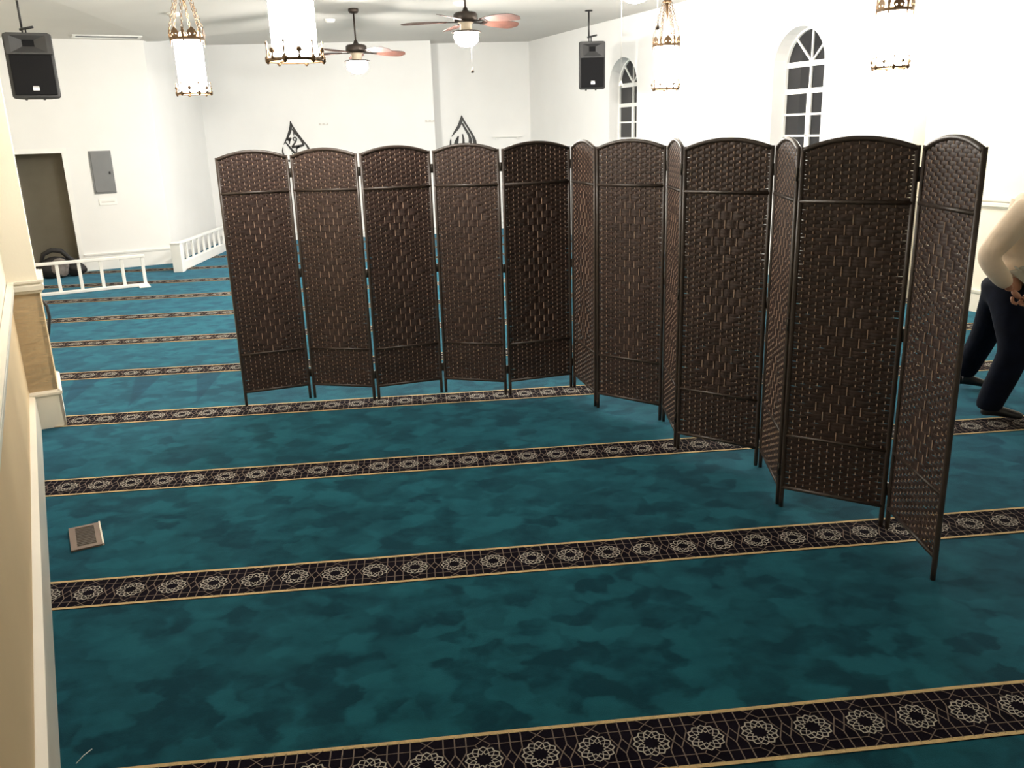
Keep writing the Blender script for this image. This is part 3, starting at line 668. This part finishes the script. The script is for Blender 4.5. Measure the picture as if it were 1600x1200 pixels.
# ------------------------------------------------------------------ cable and socket box past the pilaster, floor vent
q = LWp(2.6, -.02); cb = empty('cable', (q[0], q[1], .0), math.atan2(DL.y, DL.x), label='black cable looping out from the left wall past the pilaster', cat='cable')
ob('cord', MB().tube([(0, 0, .50), (.0, -.10, .46), (0, -.155, .36), (0, -.16, .26), (0, -.13, .12), (0, -.10, .02), (.15, -.06, .012)], .014, 8), M['black'], cb)
ob('plug', MB().bbox(-.03, .03, -.035, 0, .46, .54, .004), M['black'], cb)
q = LWp(1.42, 0.0); sb = empty('socket_box', (q[0], q[1], 0), math.atan2(DL.y, DL.x), label='pale floor socket box against the left wall past the pilaster', cat='socket')
ob('box', MB().bbox(-.05, .05, -.075, -.0, 0, .10, .006), M['trim'], sb); ob('cover_plate', MB().bbox(-.035, .035, -.080, -.072, .02, .08, .003), M['trimw'], sb)
vc = Vector((-1.597, 3.710)); va = math.atan2(-.047, -.117)+PI
va = math.atan2(.049, .117)
fv = empty('floor_vent', (vc.x, vc.y, 0), va, label='beige metal floor vent with brown slats in the carpet near the left wall', cat='vent')
fw_, fh_ = .063, .130
ob('vent_frame', MB().box(-fw_, -fw_+.026, -fh_, fh_, 0, .008).box(fw_-.022, fw_, -fh_, fh_, 0, .008).box(-fw_+.026, fw_-.022, fh_-.022, fh_, 0, .008).box(-fw_+.026, fw_-.022, -fh_, -fh_+.026, 0, .008), M['ventmetal'], fv)
ob('vent_lip', MB().box(fw_, fw_+.007, -fh_, fh_, 0, .012), M['trim'], fv)
for k in range(12):
    y = -fh_+.026+(2*fh_-.048)*(k+.5)/12; ob('slat', MB().box(-fw_+.026, fw_-.022, y-.0062, y+.0062, .002, .0055), M['slat'], fv)

# loose thread on the carpet at the lower left edge
ob('thread', MB().tube([(-1.075, 2.170, .004), (-1.062, 2.195, .010), (-1.05, 2.225, .006)], .0014, 5), M['trimw'], label='loose pale thread lying on the carpet beside the left baseboard', cat='thread')

# ------------------------------------------------------------------ bending man at the right edge
def skin(name, joints, edges, m_, parent, sub=2, root=0, **kw):
    me = bpy.data.meshes.new(name); me.from_pydata([tuple(c*S for c in j[0]) for j in joints], edges, [])
    o = bpy.data.objects.new(name, me); COL.objects.link(o)
    md = o.modifiers.new('Skin', 'SKIN'); md.use_smooth_shade = True; md.branch_smoothing = 0.3
    for i, j in enumerate(joints):
        r = j[1]; r = (r, r) if not isinstance(r, tuple) else r
        me.skin_vertices[0].data[i].radius = (r[0]*S, r[1]*S); me.skin_vertices[0].data[i].use_root = (i == root)
    sd = o.modifiers.new('Sub', 'SUBSURF'); sd.levels = sub; sd.render_levels = sub
    dg = bpy.context.evaluated_depsgraph_get(); dg.update()
    nm = bpy.data.meshes.new_from_object(o.evaluated_get(dg)); bpy.data.objects.remove(o)
    nm.materials.clear(); nm.materials.append(m_); nm.name = name
    for p_ in nm.polygons: p_.use_smooth = True
    n_ = bpy.data.objects.new(name, nm); place(n_, (0, 0, 0), 0, None, parent); return tagset(n_, **kw)
BASE = Vector((3.40, 4.70, 0))
man = empty('person', tuple(BASE), label='man in a cream shirt and navy jeans bending forward, reaching down at the right edge', cat='person')
def rel(p): return tuple(Vector(p)-BASE)
Fd = Vector((.90, -.44, 0)).normalized(); Rt_ = Vector((-.44, -.90, 0)).normalized(); Z = Vector((0, 0, 1))
pel = Vector((3.44, 4.71, .745))
hipR = pel+Rt_*.075+Vector((0, 0, -.02)); hipL = pel-Rt_*.085+Vector((0, 0, -.02))
kneeR = Vector((3.375, 4.46, .415)); ankR = Vector((3.255, 4.465, .07)); toeR = ankR+Fd*.19-Z*.045; heelR = ankR-Fd*.045-Z*.03
kneeL = Vector((3.51, 4.93, .39)); ankL = Vector((3.475, 5.06, .085)); toeL = ankL+Fd*.17-Z*.055; heelL = ankL-Fd*.05-Z*.03
waist = pel+Fd*.03+Z*.12; chest = pel+Fd*.035+Z*.33; upch = pel+Fd*.09+Z*.48; neck = upch+Fd*.075+Z*.085; head = neck+Fd*.075+Z*.085; crown = head+Fd*.04+Z*.09
shR = upch+Rt_*.155-Fd*.055-Z*.01; shL = upch-Rt_*.165-Z*.02
elR = Vector((3.155, 4.515, .945)); wrR = Vector((3.285, 4.44, .765))
elL = shL-Fd*.03-Z*.24; wrL = elL+Fd*.16-Z*.10
J = [(rel(pel), .085), (rel(waist), (.09, .085)), (rel(chest), (.11, .09)), (rel(upch), (.10, .075)), (rel(neck), .042), (rel(head), (.062, .07)), (rel(crown), .055),
     (rel(shR), .045), (rel(elR), .034), (rel(wrR), .022), (rel(shL), .045), (rel(elL), .034), (rel(wrL), .022),
     (rel(hipR), .07), (rel(kneeR), .046), (rel(ankR), .032), (rel(hipL), .07), (rel(kneeL), .046), (rel(ankL), .032)]
Ed = [(0, 1), (1, 2), (2, 3), (3, 4), (4, 5), (5, 6), (3, 7), (7, 8), (8, 9), (3, 10), (10, 11), (11, 12), (0, 13), (13, 14), (14, 15), (0, 16), (16, 17), (17, 18)]
body = skin('body', J, Ed, M['skin'], man)
# face details on the (mostly unseen) head
hd = Fd; face = head+Z*.02
nose = MB().tube([rel(face+hd*.060+Z*.015), rel(face+hd*.082-Z*.008), rel(face+hd*.066-Z*.018)], [.008, .012, .006], 8); ob('nose', nose, M['skin'], man)
for s_ in (1, -1):
    ob('ear', MB().tube([rel(face+Rt_*s_*.064+Z*.018), rel(face+Rt_*s_*.072), rel(face+Rt_*s_*.064-Z*.02)], [.008, .012, .007], 8), M['skin'], man)
    e_ = face+hd*.060+Rt_*s_*.024+Z*.016; ob('eye', MB().lathe([(0, .007), (.006, .003), (.006, -.003), (0, -.007)], 10, c=rel(e_)), M['shoe'], man)
ob('mouth', MB().tube([rel(face+hd*.062+Rt_*.02-Z*.036), rel(face+hd*.067-Z*.035), rel(face+hd*.062-Rt_*.02-Z*.036)], .004, 6), M['skin'], man)
skin('hair', [(rel(head+Z*.05-Fd*.03), .062), (rel(crown), .060), (rel(crown+Fd*.03-Z*.01), .045)], [(0, 1), (1, 2)], M['hair'], man, 1)
# right hand: palm with five bent fingers closing on the strap
fdir2 = (wrR-elR).normalized(); hdv = (fdir2*.6-Z*.35+Fd*.5).normalized(); side = hdv.cross(Vector((.2, -.9, .2))).normalized(); nrm = side.cross(hdv).normalized()
def hand(w0, hd_, sd_, nr_, nm):
    skin(nm, [(rel(w0), (.020, .016)), (rel(w0+hd_*.03), (.028, .017)), (rel(w0+hd_*.07), (.036, .016))], [(0, 1), (1, 2)], M['skin'], man, 2)
    for k, (o_, L1) in enumerate(((.027, .062), (.010, .072), (-.009, .068), (-.027, .054))):
        b0 = w0+hd_*.062+sd_*o_; b1 = b0+hd_*L1*.5+nr_*.004; b2 = b1+(hd_*.5+nr_*.8).normalized()*L1*.36; b3 = b2+(nr_*.9-hd_*.3).normalized()*L1*.28
        skin('finger', [(rel(b0), .0095), (rel(b1), .0092), (rel(b2), .0085), (rel(b3), .007)], [(0, 1), (1, 2), (2, 3)], M['skin'], man, 1)
    t0 = w0+hd_*.022+sd_*.026; t1 = t0+(hd_*.6+sd_*.7).normalized()*.036; t2 = t1+(hd_*.7+nr_*.6).normalized()*.032
    skin('thumb', [(rel(t0), .012), (rel(t1), .0105), (rel(t2), .008)], [(0, 1), (1, 2)], M['skin'], man, 1)
hand(wrR, hdv, side, nrm, 'right_palm'); hand(wrL, (Fd-Z*.5).normalized(), Rt_, -Z, 'left_palm')
# clothes
skin('shirt', [(rel(pel+Z*.04+Fd*.005), (.135, .12)), (rel(waist), (.140, .125)), (rel(chest), (.155, .130)), (rel(upch), (.135, .105)), (rel(upch+Fd*.04+Z*.05), .06),
     (rel(shR), .088), (rel((shR+elR)/2), .078), (rel(elR), .070), (rel((elR+wrR)/2), .060), (rel(elR+(wrR-elR)*.93), .043),
     (rel(shL), .085), (rel((shL+elL)/2), .075), (rel(elL), .066), (rel(elL+(wrL-elL)*.93), .042)],
     [(0, 1), (1, 2), (2, 3), (3, 4), (3, 5), (5, 6), (6, 7), (7, 8), (8, 9), (3, 10), (10, 11), (11, 12), (12, 13)], M['shirt'], man, 2, 2)
skin('shirt_front', [(rel(pel+Z*.075+Fd*.055+Rt_*.03), (.105, .09)), (rel(waist+Fd*.06+Rt_*.02), (.115, .09)), (rel(chest+Fd*.065), (.12, .095)), (rel(upch+Fd*.05-Z*.04), (.10, .07))], [(0, 1), (1, 2), (2, 3)], M['shirtfront'], man, 2, 1, label='grey front of the shirt')
skin('jeans', [(rel(pel+Z*.06), (.125, .115)), (rel(pel), (.135, .122)), (rel(hipR-Z*.03), .120), (rel((hipR+kneeR)/2), .108), (rel(kneeR), .094), (rel((kneeR+ankR)/2), .088), (rel(ankR+Z*.02), .078), (rel(ankR-Z*.022), .074),
     (rel(hipL-Z*.03), .118), (rel((hipL+kneeL)/2), .105), (rel(kneeL), .088), (rel((kneeL+ankL)/2), .080), (rel(ankL), .072)],
     [(0, 1), (1, 2), (2, 3), (3, 4), (4, 5), (5, 6), (6, 7), (1, 8), (8, 9), (9, 10), (10, 11), (11, 12)], M['jeans'], man, 2, 1)
for hl, an, to in ((heelR, ankR, toeR), (heelL, ankL, toeL)):
    skin('shoe', [(rel(hl), (.036, .034)), (rel((hl+to)/2+Z*.012), (.040, .034)), (rel(to), (.036, .022)), (rel(an+Z*.005), .036)], [(0, 1), (1, 2), (1, 3)], M['shoe'], man, 2, 1)
# black strap bag hanging from his hand
hb = wrR+hdv*.085+nrm*.02
sb_ = empty('carried_bag', tuple(hb), label='small black bag hanging by its strap from the hand of the bending man', cat='bag')
ob('strap', MB().tube([(0, 0, 0), (.01, -.02, -.05), (.06, -.05, -.09), (.15, -.08, -.13), (.25, -.10, -.17)], [.012, .015, .018, .02, .02], 8), M['nylon'], sb_)
ob('pouch', blob((.26, -.10, -.25), (.085, .05, .09), seedv=11), M['nylon'], sb_)
